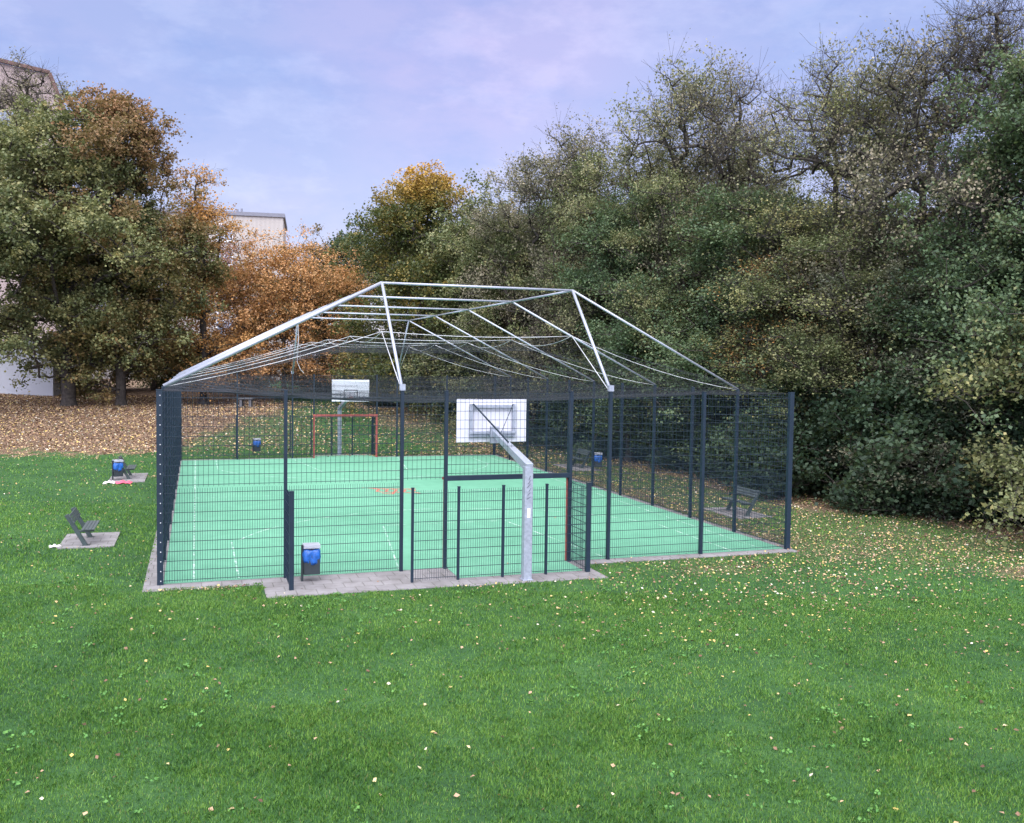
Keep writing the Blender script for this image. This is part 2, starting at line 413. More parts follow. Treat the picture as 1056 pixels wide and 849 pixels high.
W = [  # proto, u, v, height, material, kind, label
 (5, 18.6, 29.6, 16.6, 'mauve', 'broadleaf_tree', 'mauve brown tree whose crown steps up right of the golden-topped tree'),
 (1, 19.8, 27.6, 17.0, 'mauve', 'broadleaf_tree', 'thin-topped grey brown tree just behind the stepping crown above the roof peak'),
 (5, 20.6, 25.8, 15.8, 'olive', 'broadleaf_tree', 'olive tree behind the peak of the roof frame'),
 (5, 21.3, 22.6, 16.0, 'pale', 'broadleaf_tree', 'pale greenish tree where the skyline of the wood rises steeply'),
 (1, 22.6, 20.4, 18.6, 'pale', 'broadleaf_tree', 'tall tree with thin mauve brown top, highest left of the dip in the wood'),
 (2, 23.6, 17.8, 17.8, 'mauve', 'broadleaf_tree', 'thin brown-leaved tree leaning over the dip in the skyline'),
 (5, 24.0, 14.8, 12.4, 'green', 'broadleaf_tree', 'low olive and yellow tree filling the dip in the skyline'),
 (2, 25.6, 12.4, 17.2, 'pale', 'broadleaf_tree', 'airy pale tree with see-through branches right of the dip'),
 (2, 25.4, 9.6, 15.6, 'hazel', 'broadleaf_tree', 'sparse yellow green tree with sky gaps in its middle'),
 (1, 25.3, 7.2, 16.0, 'mauve', 'broadleaf_tree', 'dark mauve tree with heavy bare limbs at upper right'),
 (4, 26.6, 5.2, 16.8, 'mauve', 'bare_tree', 'bare twiggy tree reaching to the top right of the picture'),
 (0, 25.0, 2.0, 14.0, 'green', 'broadleaf_tree', 'dense green tree at the right edge of the picture'),
 (0, 20.6, 21.0, 12.8, 'green', 'broadleaf_tree', 'low green tree behind the right back corner post'),
 (5, 21.8, 17.6, 13.6, 'olive', 'broadleaf_tree', 'low olive tree behind the white roof beams at the right'),
 (0, 22.2, 14.2, 11.8, 'green', 'broadleaf_tree', 'dark green low tree behind the right fence'),
 (1, 23.0, 11.2, 10.8, 'hazel', 'broadleaf_tree', 'low yellowing tree just above the right fence'),
 (5, 23.4, 8.4, 9.8, 'olive', 'broadleaf_tree', 'low olive grey tree right of the fence corner'),
 (3, 24.2, 5.6, 8.6, 'greygreen', 'broadleaf_tree', 'low spreading tree with dull green brown boughs over the dark hollow'),
 (0, 25.2, 3.2, 9.2, 'darkgreen', 'broadleaf_tree', 'low dark tree behind the pale hanging boughs'),
 (0, 18.0, 32.0, 12.6, 'olive', 'broadleaf_tree', 'low olive tree behind the middle of the roof frame'),
 (2, 23.4, 12.2, 9.2, 'amber', 'autumn_tree', 'slim orange-tinted young tree inside the wood right of the court'),
]
for i, (p, u, v, H, m, k, lab) in enumerate(W):
    s = H / 16.0
    sxy = (s * .55 + .42) * (1.06 if H < 12 else .92)
    place_tree(P[p], k, u, v, LF[m], lab, rz=i * 2.1, sc=(sxy, sxy, s))
# second row: closes the wood
k = 0
for (u, v, H, m) in [(22.5, 34, 13.5, 'green'), (24, 30, 14, 'olive'), (25, 26, 15, 'darkgreen'), (26.5, 22, 15, 'olive'), (27.5, 18.5, 11, 'green'),
                     (30, 3, 13, 'darkgreen'), (29, -1, 13, 'olive'),
                     (19.5, 38, 13, 'olive'), (23, 42, 14, 'darkgreen'), (16.5, 48, 13, 'olive'), (33, 18, 13, 'darkgreen'), (31, 25, 15, 'olive')]:
    s = H / 16.0
    place_tree(P[(0, 3, 1)[k % 3]], 'broadleaf_tree', u, v, LF[m], 'tree of the second row half hidden inside the wood', rz=k * 1.7 + .5, sc=(s * .6 + .5, s * .6 + .5, s), group='trees inside the wood')
    k += 1
# near right tree with pale hanging leaves
place_tree(grow(6.7, 2.3, .3, 380, 17000, .125, 41, twigs=4, shell=.42, spread=.28), 'small_tree', 23.3, -.9, LF['hazel'],
           'small tree with pale yellowing leaves hanging low at the right edge of the lawn')
# shrubs at the foot of the wood
SH = [grow(3.6, 2.0, .05, 170, 12000, .135, 51, twigs=2, shell=.4, trunk_r=.05, spread=.3), grow(3.2, 2.3, .05, 170, 12000, .13, 52, twigs=2, shell=.4, trunk_r=.05, spread=.3)]
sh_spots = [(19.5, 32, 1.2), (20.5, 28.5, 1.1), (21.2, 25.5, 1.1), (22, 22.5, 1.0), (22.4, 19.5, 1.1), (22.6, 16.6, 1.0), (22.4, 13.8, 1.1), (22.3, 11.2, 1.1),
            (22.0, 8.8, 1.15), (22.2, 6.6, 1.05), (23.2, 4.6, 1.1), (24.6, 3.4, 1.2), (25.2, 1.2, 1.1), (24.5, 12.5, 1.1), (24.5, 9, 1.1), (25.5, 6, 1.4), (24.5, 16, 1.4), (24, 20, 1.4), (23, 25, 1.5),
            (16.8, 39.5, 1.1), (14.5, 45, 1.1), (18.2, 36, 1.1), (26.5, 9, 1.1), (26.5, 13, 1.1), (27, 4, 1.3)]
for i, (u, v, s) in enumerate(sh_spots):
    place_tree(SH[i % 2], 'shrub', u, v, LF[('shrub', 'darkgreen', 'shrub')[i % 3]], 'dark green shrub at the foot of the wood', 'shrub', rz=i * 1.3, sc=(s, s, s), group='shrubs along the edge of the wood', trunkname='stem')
# hedge-like bushes far behind the orange trees
for i, (u, v, s) in enumerate([(-1, 62, 1.2), (3.5, 66, 1.3), (11.5, 63, 1.3), (15, 62, 1.4), (-20, 52, 1.4), (19.5, 56, 1.5)]):
    place_tree(SH[i % 2], 'shrub', u, v, LF[('olive', 'darkgreen')[i % 2]], 'distant bush on the bank beyond the court', 'shrub', rz=i, sc=(s, s, s), group='bushes on the bank beyond the court', trunkname='stem')

# ------------------------------------------------------------ ground
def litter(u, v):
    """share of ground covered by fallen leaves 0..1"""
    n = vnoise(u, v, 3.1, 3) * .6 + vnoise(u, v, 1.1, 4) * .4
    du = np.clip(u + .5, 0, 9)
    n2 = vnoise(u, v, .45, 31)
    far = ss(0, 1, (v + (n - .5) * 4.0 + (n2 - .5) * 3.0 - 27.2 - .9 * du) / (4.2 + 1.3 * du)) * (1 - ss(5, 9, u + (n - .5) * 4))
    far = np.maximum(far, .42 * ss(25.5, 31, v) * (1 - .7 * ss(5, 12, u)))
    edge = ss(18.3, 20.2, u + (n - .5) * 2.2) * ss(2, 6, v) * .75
    near = (.40 * ss(6.5, 15, u + (n - .5) * 5) * ss(-6.5, -1.0, v + (n - .5) * 4) + .05 * ss(3, 9, u))  # fallen leaves at right, thickened partly to paint in the wood's shade
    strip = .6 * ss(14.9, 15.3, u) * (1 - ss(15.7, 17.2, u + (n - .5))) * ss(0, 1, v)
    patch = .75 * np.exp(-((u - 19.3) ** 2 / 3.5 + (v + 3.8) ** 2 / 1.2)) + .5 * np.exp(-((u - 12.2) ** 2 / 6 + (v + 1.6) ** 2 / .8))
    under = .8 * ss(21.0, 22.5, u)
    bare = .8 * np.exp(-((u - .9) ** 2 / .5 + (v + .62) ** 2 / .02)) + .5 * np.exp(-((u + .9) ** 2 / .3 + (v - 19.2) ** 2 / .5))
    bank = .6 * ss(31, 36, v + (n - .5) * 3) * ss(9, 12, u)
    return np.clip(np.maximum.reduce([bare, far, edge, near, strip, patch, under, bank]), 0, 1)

def axis(lo, hi, st, far):
    a = list(np.arange(lo, hi + .01, st)); s = st
    b = hi
    while b < far: s *= 1.5; b += s; a.append(b)
    s = st; b = lo
    while b > -far: s *= 1.5; b -= s; a.insert(0, b)
    return np.array(a)
gx = axis(-34, 44, .5, 2500); gy = axis(-24, 76, .5, 2500)
GU, GV = np.meshgrid(gx, gy); GZ = gnd(GU, GV)
nx, ny = len(gx), len(gy)
i = np.arange(nx - 1)[None]; j = np.arange(ny - 1)[:, None]
F = np.stack([i + j * nx, i + 1 + j * nx, i + 1 + (j + 1) * nx, i + (j + 1) * nx], -1).reshape(-1, 4)
def mk_ground():
    t = NT('lawn_soil'); g = t.n('NewGeometry'); P_ = g.outputs['Position']
    a = t.noise(.35, 4, P_); b = t.noise(2.2, 6, P_); c = t.noise(26, 6, P_)
    f = t.math('ADD', t.math('MULTIPLY', a, .35), t.math('ADD', t.math('MULTIPLY', b, .25), t.math('MULTIPLY', c, .4)))
    col = t.ramp(f, [(.36, (.020, .055, .022)), (.5, (.034, .090, .030)), (.62, (.06, .135, .04))])
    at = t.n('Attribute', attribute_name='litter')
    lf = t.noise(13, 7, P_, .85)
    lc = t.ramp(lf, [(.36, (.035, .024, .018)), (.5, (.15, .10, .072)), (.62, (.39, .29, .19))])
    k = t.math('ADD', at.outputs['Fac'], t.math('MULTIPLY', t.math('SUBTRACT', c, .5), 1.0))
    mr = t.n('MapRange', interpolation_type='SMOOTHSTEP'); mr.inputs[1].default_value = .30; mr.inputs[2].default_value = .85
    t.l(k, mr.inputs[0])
    return t.pbsdf(t.mix(mr.outputs[0], col, lc), .95, 0, c, .8, .04, .15)
M['ground'] = mk_ground()
me = np_mesh('ground', np.stack([GU, GV, GZ], -1).reshape(-1, 3), F, M['ground'], True)
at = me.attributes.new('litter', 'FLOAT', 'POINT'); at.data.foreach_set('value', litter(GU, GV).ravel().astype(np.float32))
tag(link(bpy.data.objects.new('ground', me)), kind='structure')

# court and paving
def mk_court():
    t = NT('court_coating'); g = t.n('NewGeometry'); P_ = g.outputs['Position']
    a = t.noise(.22, 5, P_); b = t.noise(2.5, 8, P_); c = t.noise(140, 3, P_); d = t.noise(.9, 8, P_, .75)
    f = t.math('ADD', t.math('MULTIPLY', a, .5), t.math('ADD', t.math('MULTIPLY', b, .3), t.math('MULTIPLY', c, .2)))
    col = t.ramp(f, [(.34, (.092, .28, .18)), (.52, (.128, .355, .235)), (.68, (.165, .41, .28))])
    dirt = t.ramp(d, [(.52, (0, 0, 0)), (.74, (1, 1, 1))])
    col = t.mix(t.math('MULTIPLY', dirt, .5), col, (.10, .26, .18))
    return t.pbsdf(col, .75, 0, c, .25, .004, .3)
M['court'] = mk_court()
def mk_paving():
    t = NT('concrete_paving'); g = t.n('NewGeometry'); P_ = g.outputs['Position']
    br = t.n('TexBrick'); t.l(P_, br.inputs['Vector'])
    br.inputs['Scale'].default_value = 1.0; br.inputs['Brick Width'].default_value = .4; br.inputs['Row Height'].default_value = .4
    br.inputs['Mortar Size'].default_value = .012; br.inputs['Color1'].default_value = (.19, .185, .195, 1); br.inputs['Color2'].default_value = (.26, .252, .262, 1)
    br.inputs['Mortar'].default_value = (.055, .06, .045, 1)
    a = t.noise(1.6, 8, P_, .7); c = t.noise(60, 4, P_)
    col = t.mix(.55, br.outputs['Color'], t.ramp(a, [(.3, (.10, .092, .085)), (.55, (.235, .228, .235)), (.75, (.32, .31, .32))]))
    return t.pbsdf(col, .9, 0, c, .3, .01, .2)
M['paving'] = mk_paving()
b = MB()
b.box2((.06, .06, -.1), (14.94, 24.94, .024))
# goal recess floors are coated as well
b.box2((6.06, -1.0, -.1), (8.94, .058, .0235)); b.box2((6.06, 24.942, -.1), (8.94, 26.0, .0235))
tag(b.build('court_floor', M['court']), kind='structure')
b = MB()
def pv(b, x0, y0, x1, y1, z=.015): b.box2((x0, y0, -.12), (x1, y1, z))
pv(b, -.32, -.52, .058, 25.4); pv(b, .058, -.50, 2.0, .058, .014); pv(b, 9.22, -.36, 15.12, .058, .014)
pv(b, 2.0, -1.66, 6.058, .058, .016); pv(b, 6.058, -1.74, 8.942, -1.002, .0165); pv(b, 8.942, -1.78, 9.22, .058, .016)
pv(b, 14.942, .058, 15.2, 25.3); pv(b, .058, 24.942, 6.058, 25.35, .014); pv(b, 8.942, 24.942, 14.942, 25.35, .014); pv(b, 6.058, 26.002, 8.942, 26.6, .014)
tag(b.build('pavement', M['paving']), kind='structure')
PADS = [(-2.5, 4.5, -1.22, 6.5), (-2.45, 17.4, -1.15, 20.2), (16.3, 4.5, 17.6, 6.6), (16.3, 17.4, 17.6, 20.2)]
b = MB()
for x0, y0, x1, y1 in PADS: b.box2((x0, y0, -.1), (x1, y1, .03))
tag(b.build('pavement_slab', M['paving']), kind='structure')

# worn court lines
def mk_line(name, col):
    t = NT(name); g = t.n('NewGeometry')
    a = t.noise(3.0, 8, g.outputs['Position'], .8)
    c = t.ramp(a, [(.46, (.128, .355, .235)), (.60, col)])
    return t.pbsdf(c, .75, 0, None, .1, .01, .3)
M['line'] = mk_line('worn_white_line', (.62, .74, .70)); M['redline'] = simple('worn_red_paint', (.55, .12, .09), .8, 0, .3, 4)
b = MB()
def ln(b, pts, w=.042, z=.028):
    for p, q in zip(pts[:-1], pts[1:]):
        a = Vector((*p, 0)); c = Vector((*q, 0)); d = (c - a).normalized(); n = Vector((-d.y, d.x, 0)) * w / 2
        b.add([(a + n) + Vector((0, 0, z)), (a - n) + Vector((0, 0, z)), (c - n) + Vector((0, 0, z)), (c + n) + Vector((0, 0, z))], [(0, 1, 2, 3)])
for sg in (1, -1):
    X = lambda u: u if sg == 1 else 15 - u
    ln(b, [(X(.65), .1), (X(.65), 24.9)])
    for vv in (1, -1):
        Y = lambda v: v if vv == 1 else 25 - v
        ln(b, [(X(1.55), Y(.1)), (X(1.55), Y(4.3))])
        arc = [(7.5 + 6.2 * math.cos(a), 2.2 + 6.2 * math.sin(a)) for a in np.linspace(math.pi - .36, math.pi / 2, 14)]
        ln(b, [(X(p), Y(q + .05)) for p, q in arc], z=.0282)
        ln(b, [(X(4.98), Y(.1)), (X(5.7), Y(5.8))])
ln(b, [(5.7, 5.8), (9.3, 5.8)], z=.0284); ln(b, [(5.7, 19.2), (9.3, 19.2)], z=.0284); ln(b, [(.7, 12.5), (14.3, 12.5)], z=.0286)
tag(b.build('court_marking', M['line']), kind='structure')
b = MB(); rr = random.Random(5)
ln(b, [(6.45, 13.9), (7.0, 13.5), (7.6, 13.35), (8.3, 13.15)], .09, .029)
for k in range(5):
    u0 = 6.8 + k * .3; v0 = 13.2 - k * .12
    ln(b, [(u0, v0 + .35), (u0 + .18, v0 + .1), (u0 - .02, v0 - .35), (u0 + .2, v0 - .7)], .08, .0292 + .0002 * k)
ln(b, [(6.9, 12.3), (7.2, 12.0), (7.35, 12.4), (7.1, 12.6)], .08, .0304)
tag(b.build('court_scribble', M['redline']), label='faded red scribble painted on the green court surface', cat='scribble')

# ------------------------------------------------------------ ball cage
cage = empty('ball_court_cage', (0, 0, 0), label='dark mesh fence cage with white tubular roof frame around the green court', cat='ball cage')
def post(x, y, h, w=.06, d=.08, bolts=False, dz=0, mat='fence'):
    m = MB(); m.box2((x - w / 2, y - d / 2, 0), (x + w / 2, y + d / 2, h)); m.box2((x - w / 2 - .004, y - d / 2 - .004, h), (x + w / 2 + .004, y + d / 2 + .004, h + .02))
    nf = len(m.f)
    if bolts:
        for k in range(int(h / .2)):
            m.box((x + .012, y - d / 2 - .006, .1 + k * .2), (.018, .012, .018))
    o = m.build('fence_post', M[mat], cage)
    if bolts:
        o.data.materials.append(M['bolt'])
        for p in o.data.polygons[nf:]: p.material_index = 1
    return o
def panel(p, q, z0, z1, pitch, double=True):
    """welded mesh panel between two posts: uprights and doubled cross wires, one mesh"""
    p = np.array([p[0], p[1], 0.]); q = np.array([q[0], q[1], 0.]); L = np.linalg.norm(q - p); d = (q - p) / L
    n = np.array([-d[1], d[0], 0]); S = []; Rr = []
    k = max(2, int(round((L - .06) / pitch)))
    jit = rng.normal(0, .002, k + 1)
    for i, t in enumerate(np.linspace(.03, L - .03, k + 1)):
        a = p + d * (t + jit[i]); S.append((a + [0, 0, z0], a + [0, 0, z1])); Rr.append(.0034)
    zs = np.arange(z0 + .04, z1, .2)
    for z in zs:
        for s in ((-1, 1) if double else (0,)):
            a = p + n * s * .007 + [0, 0, z]; S.append((a, a + d * L)); Rr.append(.0048)
    V, F = wires(S, np.array(Rr))
    return link(bpy.data.objects.new('mesh_panel', np_mesh('mesh_panel', V, F, M['fence'])), cage)
Htop = 4.0
# end walls (near v=0, far v=25)
for y, sy in ((0., -1), (25., 1)):
    us = [0, 2.5, 5, 6, 9, 10, 12.5, 15]
    for u in us:
        big = u in (0, 15)
        post(u, y, Htop, .12 if big else .07, .10, bolts=(u == 0 and y == 0))
    for a, c in zip(us[:-1], us[1:]):
        goal = (a, c) == (6, 9)
        if (a, c) == (6, 9) : panel((a, y), (c, y), 2.12, 3.98, .1)
        elif (a, c) == (5, 6): panel((a, y), (c, y), 2.04, 3.98, .1)
        else:
            panel((a, y), (c, y), .05, 1.985, .05); panel((a, y), (c, y), 2.015, 3.98, .1)
    # recess behind the goal and the screened way in
    yo = y + sy * 1.13
    for u in (5, 6, 7, 8): post(u, yo, 2.0, .05, .06)
    post(9, yo, 2.0, .10, .08); 
    for a, c in ((5, 6), (6, 7), (7, 8), (8, 9)): panel((a, yo), (c, yo), .05, 1.96, .05)
    panel((9, y), (9, yo), .05, 1.96, .05)
    post(2.52, yo, 2.0, .09, .09); panel((2.5, y), (2.5, yo), .05, 1.96, .05)
    # goal: crossbar and red inside faces
    m = MB(); m.box2((6.03, y - .05, 2.0), (8.97, y + .05, 2.11)); m.build('crossbar', M['fence'], cage, bevel=.006)
    g = MB(); yi = y - sy * .075
    g.box((6.0, yi, 1.0), (.06, .05, 2.0)); g.box((8.985, yi, 1.0), (.09, .05, 2.0))
    g.box((7.485, yi, 2.05), (3.09, .05, (.12 if y > 1 else .06)))
    g.build('goal_frame', M['red'], cage, bevel=.004)
# side walls
for x in (0., 15.):
    vs = np.arange(0, 25.01, 2.5)
    for v in vs[1:-1]: post(x, float(v), Htop, .08, .07)
    for a, c in zip(vs[:-1], vs[1:]):
        panel((x, a), (x, c), .05, 1.98, .05); panel((x, a), (x, c), 2.04, 3.98, .1)
    panel
# roof frame
def tube(name, pts, r, mat, n=8):
    m = MB(); m.tube(pts, r, n); return m.build(name, M[mat], cage, smooth=True)
ZT = 6.56
def sagline(a, b, s, n=9):
    a = Vector(a); b = Vector(b); return [a.lerp(b, t) - Vector((0, 0, s * 4 * t * (1 - t))) for t in np.linspace(0, 1, n)]
for v in (2.5, 7.5, 12.5, 17.5, 22.5):
    r1 = .045 if v == 2.5 else .028
    tube('roof_beam', [(0, v, 4.02), (5, v, ZT)], r1, 'galv_bright'); tube('roof_beam', [(5, v, ZT), (10, v, ZT)], .030, 'galv_bright'); tube('roof_beam', [(10, v, ZT), (15, v, 4.02)], .030, 'galv_bright')
    tube('tie_cable', sagline((0, v, 4.0), (5, v, 5.38), .10), .008, 'cable', 5); tube('tie_cable', sagline((5, v, 5.38), (10, v, 5.38), .08), .008, 'cable', 5); tube('tie_cable', sagline((10, v, 5.38), (15, v, 4.0), .18), .008, 'cable', 5)
for u in (5, 10):
    for va, vb in ((2.5, 7.5), (7.5, 12.5), (12.5, 17.5), (17.5, 22.5)):
        tube('roof_beam', [(u, va, ZT), (u, vb, ZT)], .028, 'galv_bright')
        tube('tie_cable', sagline((u, va, 5.38), (u, vb, 5.38), .22), .007, 'cable', 5)
    for v0, v1 in ((2.5, 0), (22.5, 25)):
        tube('roof_beam', [(u, v0, ZT), (u, v1, 4.02)], .038, 'galv_bright')
        tube('tie_cable', [(u, v0, 5.38), (u, v1 + (.04 if v1 == 0 else -.04), 4.0)], .011, 'cable', 6)
        m = MB(); m.box((u, v1, 4.09), (.12, .10, .14)); m.build('bracket', M['galv'], cage)
m = MB(); m.tube([(5, 22.5, ZT), (5.02, 22.5, 5.6), (4.96, 22.45, 4.6), (5.1, 22.4, 4.25), (5.25, 22.4, 4.1)], .012, 5); m.build('hanging_rope', M['cable'], cage)

# net: slack black cord mesh hung from the eaves, sagging, plus the upper net over the tie cables
def cloth(zf, u0, u1, v0, v1, pu, pv_, rad, su=24, sv=44):
    S = []
    for u in np.arange(u0, u1 + 1e-6, pu):
        vv = np.linspace(v0, v1, sv + 1); P_ = np.stack([np.full_like(vv, u), vv, zf(u, vv)], -1); S.append(np.stack([P_[:-1], P_[1:]], 1))
    for v in np.arange(v0, v1 + 1e-6, pv_):
        uu = np.linspace(u0, u1, su + 1); P_ = np.stack([uu, np.full_like(uu, v), zf(uu, v)], -1); S.append(np.stack([P_[:-1], P_[1:]], 1))
    return wires(np.concatenate(S), rad)
def zsag(u, v):
    u = np.asarray(u, float); v = np.asarray(v, float)
    a = np.clip(u / 15, 0, 1); c = np.clip(v / 25, 0, 1)
    return 3.98 - .62 * (np.sin(math.pi * a) ** .7) * (np.sin(math.pi * c) ** .7) + .02 * np.sin(u * 2.1) * np.sin(v * 1.7)
V1, F1 = cloth(zsag, .05, 14.95, .05, 24.95, .12, .12, .0015)
tag(link(bpy.data.objects.new('overhead_net', np_mesh('overhead_net', V1, F1, M['net']))), label='slack black ball net sagging below the top edge of the fence', cat='net')
def ztent(u, v):
    u = np.asarray(u, float) + 0 * np.asarray(v, float); v = np.asarray(v, float) + 0 * u
    a = 4.0 + 1.38 * np.clip(np.minimum(u, 15 - u) / 5, 0, 1); c = 4.0 + 1.38 * np.clip(np.minimum(v, 25 - v) / 2.5, 0, 1)
    z = np.minimum(a, c); sag = np.abs(np.sin(math.pi * (v - 2.5) / 5)) * .25 * (z - 4)
    return z - sag - .02
V1, F1 = cloth(ztent, .05, 14.95, .05, 24.95, .25, .25, .0016, 30, 50)
tag(link(bpy.data.objects.new('upper_net', np_mesh('upper_net', V1, F1, M['net']))), label='thin black net stretched over the tie cables inside the roof frame', cat='net')

# ------------------------------------------------------------ basketball hoops
def hoop(label, base, rz, pole_h, arm_dx, board_y, zb, zt, bw):
    t = empty('basketball_hoop', base, rz, label=label, cat='basketball hoop', group='basketball hoops')
    m = MB(); m.box2((-.09, -.09, 0), (.09, .09, pole_h)); m.box2((-.12, -.12, 0), (.12, .12, .02)); p = m.build('pole', M['galv'], t, bevel=.008)
    m = MB(); m.box2((-.035, -.0935, 1.35), (.035, -.0905, 1.55)); m.build('sticker', M['sticker'], p)
    m = MB()
    for k in range(6): m.bar((-.05 + .02 * (k % 3), -.0935, 1.75 + .08 * k), (.04 - .015 * (k % 2), -.0935, 1.80 + .09 * k), .018, .004)
    m.build('scrawl', M['black'], p)
    az = zb + .25
    m = MB(); m.bar((0, -.085, pole_h - .02), (arm_dx, board_y - .28, az), .17, .18, w2=.13, h2=.14); m.build('arm', M['galv'], t, bevel=.008)
    m = MB(); m.box((arm_dx, board_y - .235, az - .05), (.22, .08, .42)); m.build('bracket', M['galv'], t, bevel=.006)
    bd = MB(); bd.box2((arm_dx - bw / 2, board_y, zb), (arm_dx + bw / 2, board_y + .035, zt)); B = bd.build('backboard', M['board'], t, bevel=.006)
    f = MB(); cz = (zb + zt) / 2; w_, h_ = .56, .36
    for s in (-1, 1): f.box((arm_dx + s * w_, board_y - .06, cz), (.07, .08, h_ * 2 + .12)); f.box((arm_dx, board_y - .06, cz + s * h_), (w_ * 2 + .04, .075, .07))
    f.box((arm_dx, board_y - .12, az), (w_ * 2 + .1, .06, .06)); f.build('rear_frame', M['galv'], B)
    f = MB(); f.bar((arm_dx - .52, board_y - .12, zt - .12), (arm_dx * .5, board_y * .5, pole_h + .36), .03); f.bar((arm_dx + .52, board_y - .12, zt - .12), (arm_dx * .72, board_y * .72, pole_h + .5), .012); f.build('brace', M['fence'], t)
    q = MB(); y = board_y + .037
    x0, x1, z0, z1 = arm_dx - .3, arm_dx + .3, zb + .12, zb + .52
    for a in ((x0, z0, x1, z0), (x0, z1, x1, z1)): q.box(((a[0] + a[2]) / 2, y, a[1]), (.64, .003, .04))
    for x in (x0, x1): q.box((x, y + .003, (z0 + z1) / 2), (.04, .003, .38))
    q.box((arm_dx - .62, y, zb + .48), (bw / 2 - .35, .003, .03)); q.box((arm_dx + .62, y, zb + .48), (bw / 2 - .35, .003, .03))
    q.build('target_square', M['black'], B)
    q = MB(); c = (arm_dx, board_y + .38, zb + .17)
    q.tube([(c[0] + .225 * math.cos(a), c[1] + .225 * math.sin(a), c[2]) for a in np.linspace(0, 2 * math.pi, 25)], .011, 6, False)
    q.box((arm_dx, board_y + .10, zb + .16), (.14, .14, .10)); q.build('rim', M['rim'], t, smooth=True)
    return t
hoop('near basketball hoop on grey pole outside the front fence, seen from behind', (7.42, -1.5, .015), 0, 2.44, .33, 3.70, 2.65, 3.73, 1.83)
hoop('far basketball hoop with white board and black target square above the red goal', (7.42, 26.5, .015), math.pi, 2.30, 0.03, 3.70, 2.80, 3.79, 1.70)

# ------------------------------------------------------------ benches and bins
def make_bench():
    t = empty('park_bench')
    for v in (-.6, .6):
        m = MB(); m.bar((0, v, 0), (-.47, v, .86), .07, .11, up=(1, 0, 0)); m.bar((-.17, v, .40), (.22, v, .40), .05, .05); m.box((0, v, .008), (.2, .12, .016))
        m.build('leg', M['bench'], t, bevel=.006)
    m = MB()
    for k in range(4): m.box((-.06 + k * .085, 0, .445), (.075, 1.4, .03))
    m.build('seat', M['benchplate'], t, bevel=.004)
    m = MB()
    for k in range(3):
        z = .665 + k * .08; m.box((-.29 - k * .044, 0, z), (.03, 1.4, .072), Matrix.Rotation(-.5, 3, 'Y'))
    m.build('backrest', M['benchplate'], t, bevel=.004)
    return t
def make_bin():
    t = empty('litter_bin')
    m = MB(); m.box2((-.21, -.03, 0), (-.16, .03, .80)); m.build('post', M['binbody'], t, bevel=.004)
    m = MB(); x0, x1, y0, y1 = -.155, .19, -.14, .14
    m.box2((x0, y0, .16), (x1, y0 + .015, .60)); m.box2((x0, y1 - .015, .16), (x1, y1, .60)); m.box2((x0, y0 + .015, .16), (x0 + .015, y1 - .015, .60)); m.box2((x1 - .015, y0 + .015, .16), (x1, y1 - .015, .60)); m.box2((x0 + .015, y0 + .015, .16), (x1 - .015, y1 - .015, .18))
    m.build('body', M['binbody'], t, bevel=.004)
    m = MB(); m.box2((x0 - .01, y0 - .01, .79), (x1 + .01, y1 + .01, .815)); m.box2((x0 - .01, y0 - .012, .735), (x1 + .01, y0 + .003, .79)); m.box2((x0 - .01, y1 - .003, .6), (x1 + .01, y1 + .01, .79))
    m.build('lid', M['binlid'], t, bevel=.004)
    # bag folded over the rim: a creased sleeve
    n = 40; V = []; F = []; r_ = random.Random(3)
    rows = [(.70, .82), (.69, .97), (.655, 1.07), (.60, 1.11), (.53, 1.09), (.47, 1.10), (.41, 1.05), (.415, .98)]
    for ri, (z, s) in enumerate(rows):
        for k in range(n):
            a = 2 * math.pi * k / n; ca, sa = math.cos(a), math.sin(a)
            q = max(abs(ca), abs(sa)); x = .0175 + .1725 * ca / (q ** .8) * s; y = .14 * sa / (q ** .8) * s
            cr = .012 * math.sin(a * 7 + ri * .9) + .008 * math.sin(a * 13 - ri * 1.7)
            V.append((x + cr * ca, y + cr * sa, z + .012 * math.sin(a * 5 + ri) + (.03 * math.sin(a * 2 + 1) if ri > 4 else 0)))
    for ri in range(len(rows) - 1):
        for k in range(n): F.append((ri * n + k, ri * n + (k + 1) % n, (ri + 1) * n + (k + 1) % n, (ri + 1) * n + k))
    m = MB(); m.add(V, F); m.build('bag', M['bag'], t, smooth=True)
    return t
def copy_tree(o, parent=None):
    c = o.copy(); COL.objects.link(c); c.parent = parent
    for ch in list(o.children): copy_tree(ch, c)
    return c
bench0 = make_bench()
for i, (u, v, rz, lab) in enumerate([(-1.88, 5.3, 0, 'dark steel bench on a paved pad on the left lawn, nearest bench to the viewer'),
                                     (-1.75, 18.9, 0, 'dark steel bench on the left lawn behind the litter bin and pink cloth'),
                                     (16.9, 5.4, math.pi, 'steel bench seen through the right fence beside the front corner'),
                                     (17.0, 18.9, math.pi, 'distant bench seen through the right fence beside a blue bagged bin')]):
    o = bench0 if i == 0 else copy_tree(bench0)
    o.location = (u, v, .03); o.rotation_euler.z = rz; o.scale = (.9, .95, .9); tag(o, lab, 'bench', 'park benches around the court')
bin0 = make_bin()
for i, (u, v, z, rz, lab) in enumerate([(2.98, -.42, .016, .0, 'litter bin with grey lid and blue bag in front of the front fence'),
                                      (-2.15, 18.2, .0, .35, 'litter bin with blue bag beside the farther left bench'),
                                      (3.5, 27.4, .02, .1, 'litter bin with blue bag behind the back fence'),
                                      (17.45, 17.6, .0, -.2, 'litter bin with blue bag beside the farther right bench')]):
    o = bin0 if i == 0 else copy_tree(bin0)
    o.location = (u, v, z); o.scale = (.94, .94, .96); o.rotation_euler.z = rz; tag(o, lab, 'litter bin', 'litter bins with blue bags')

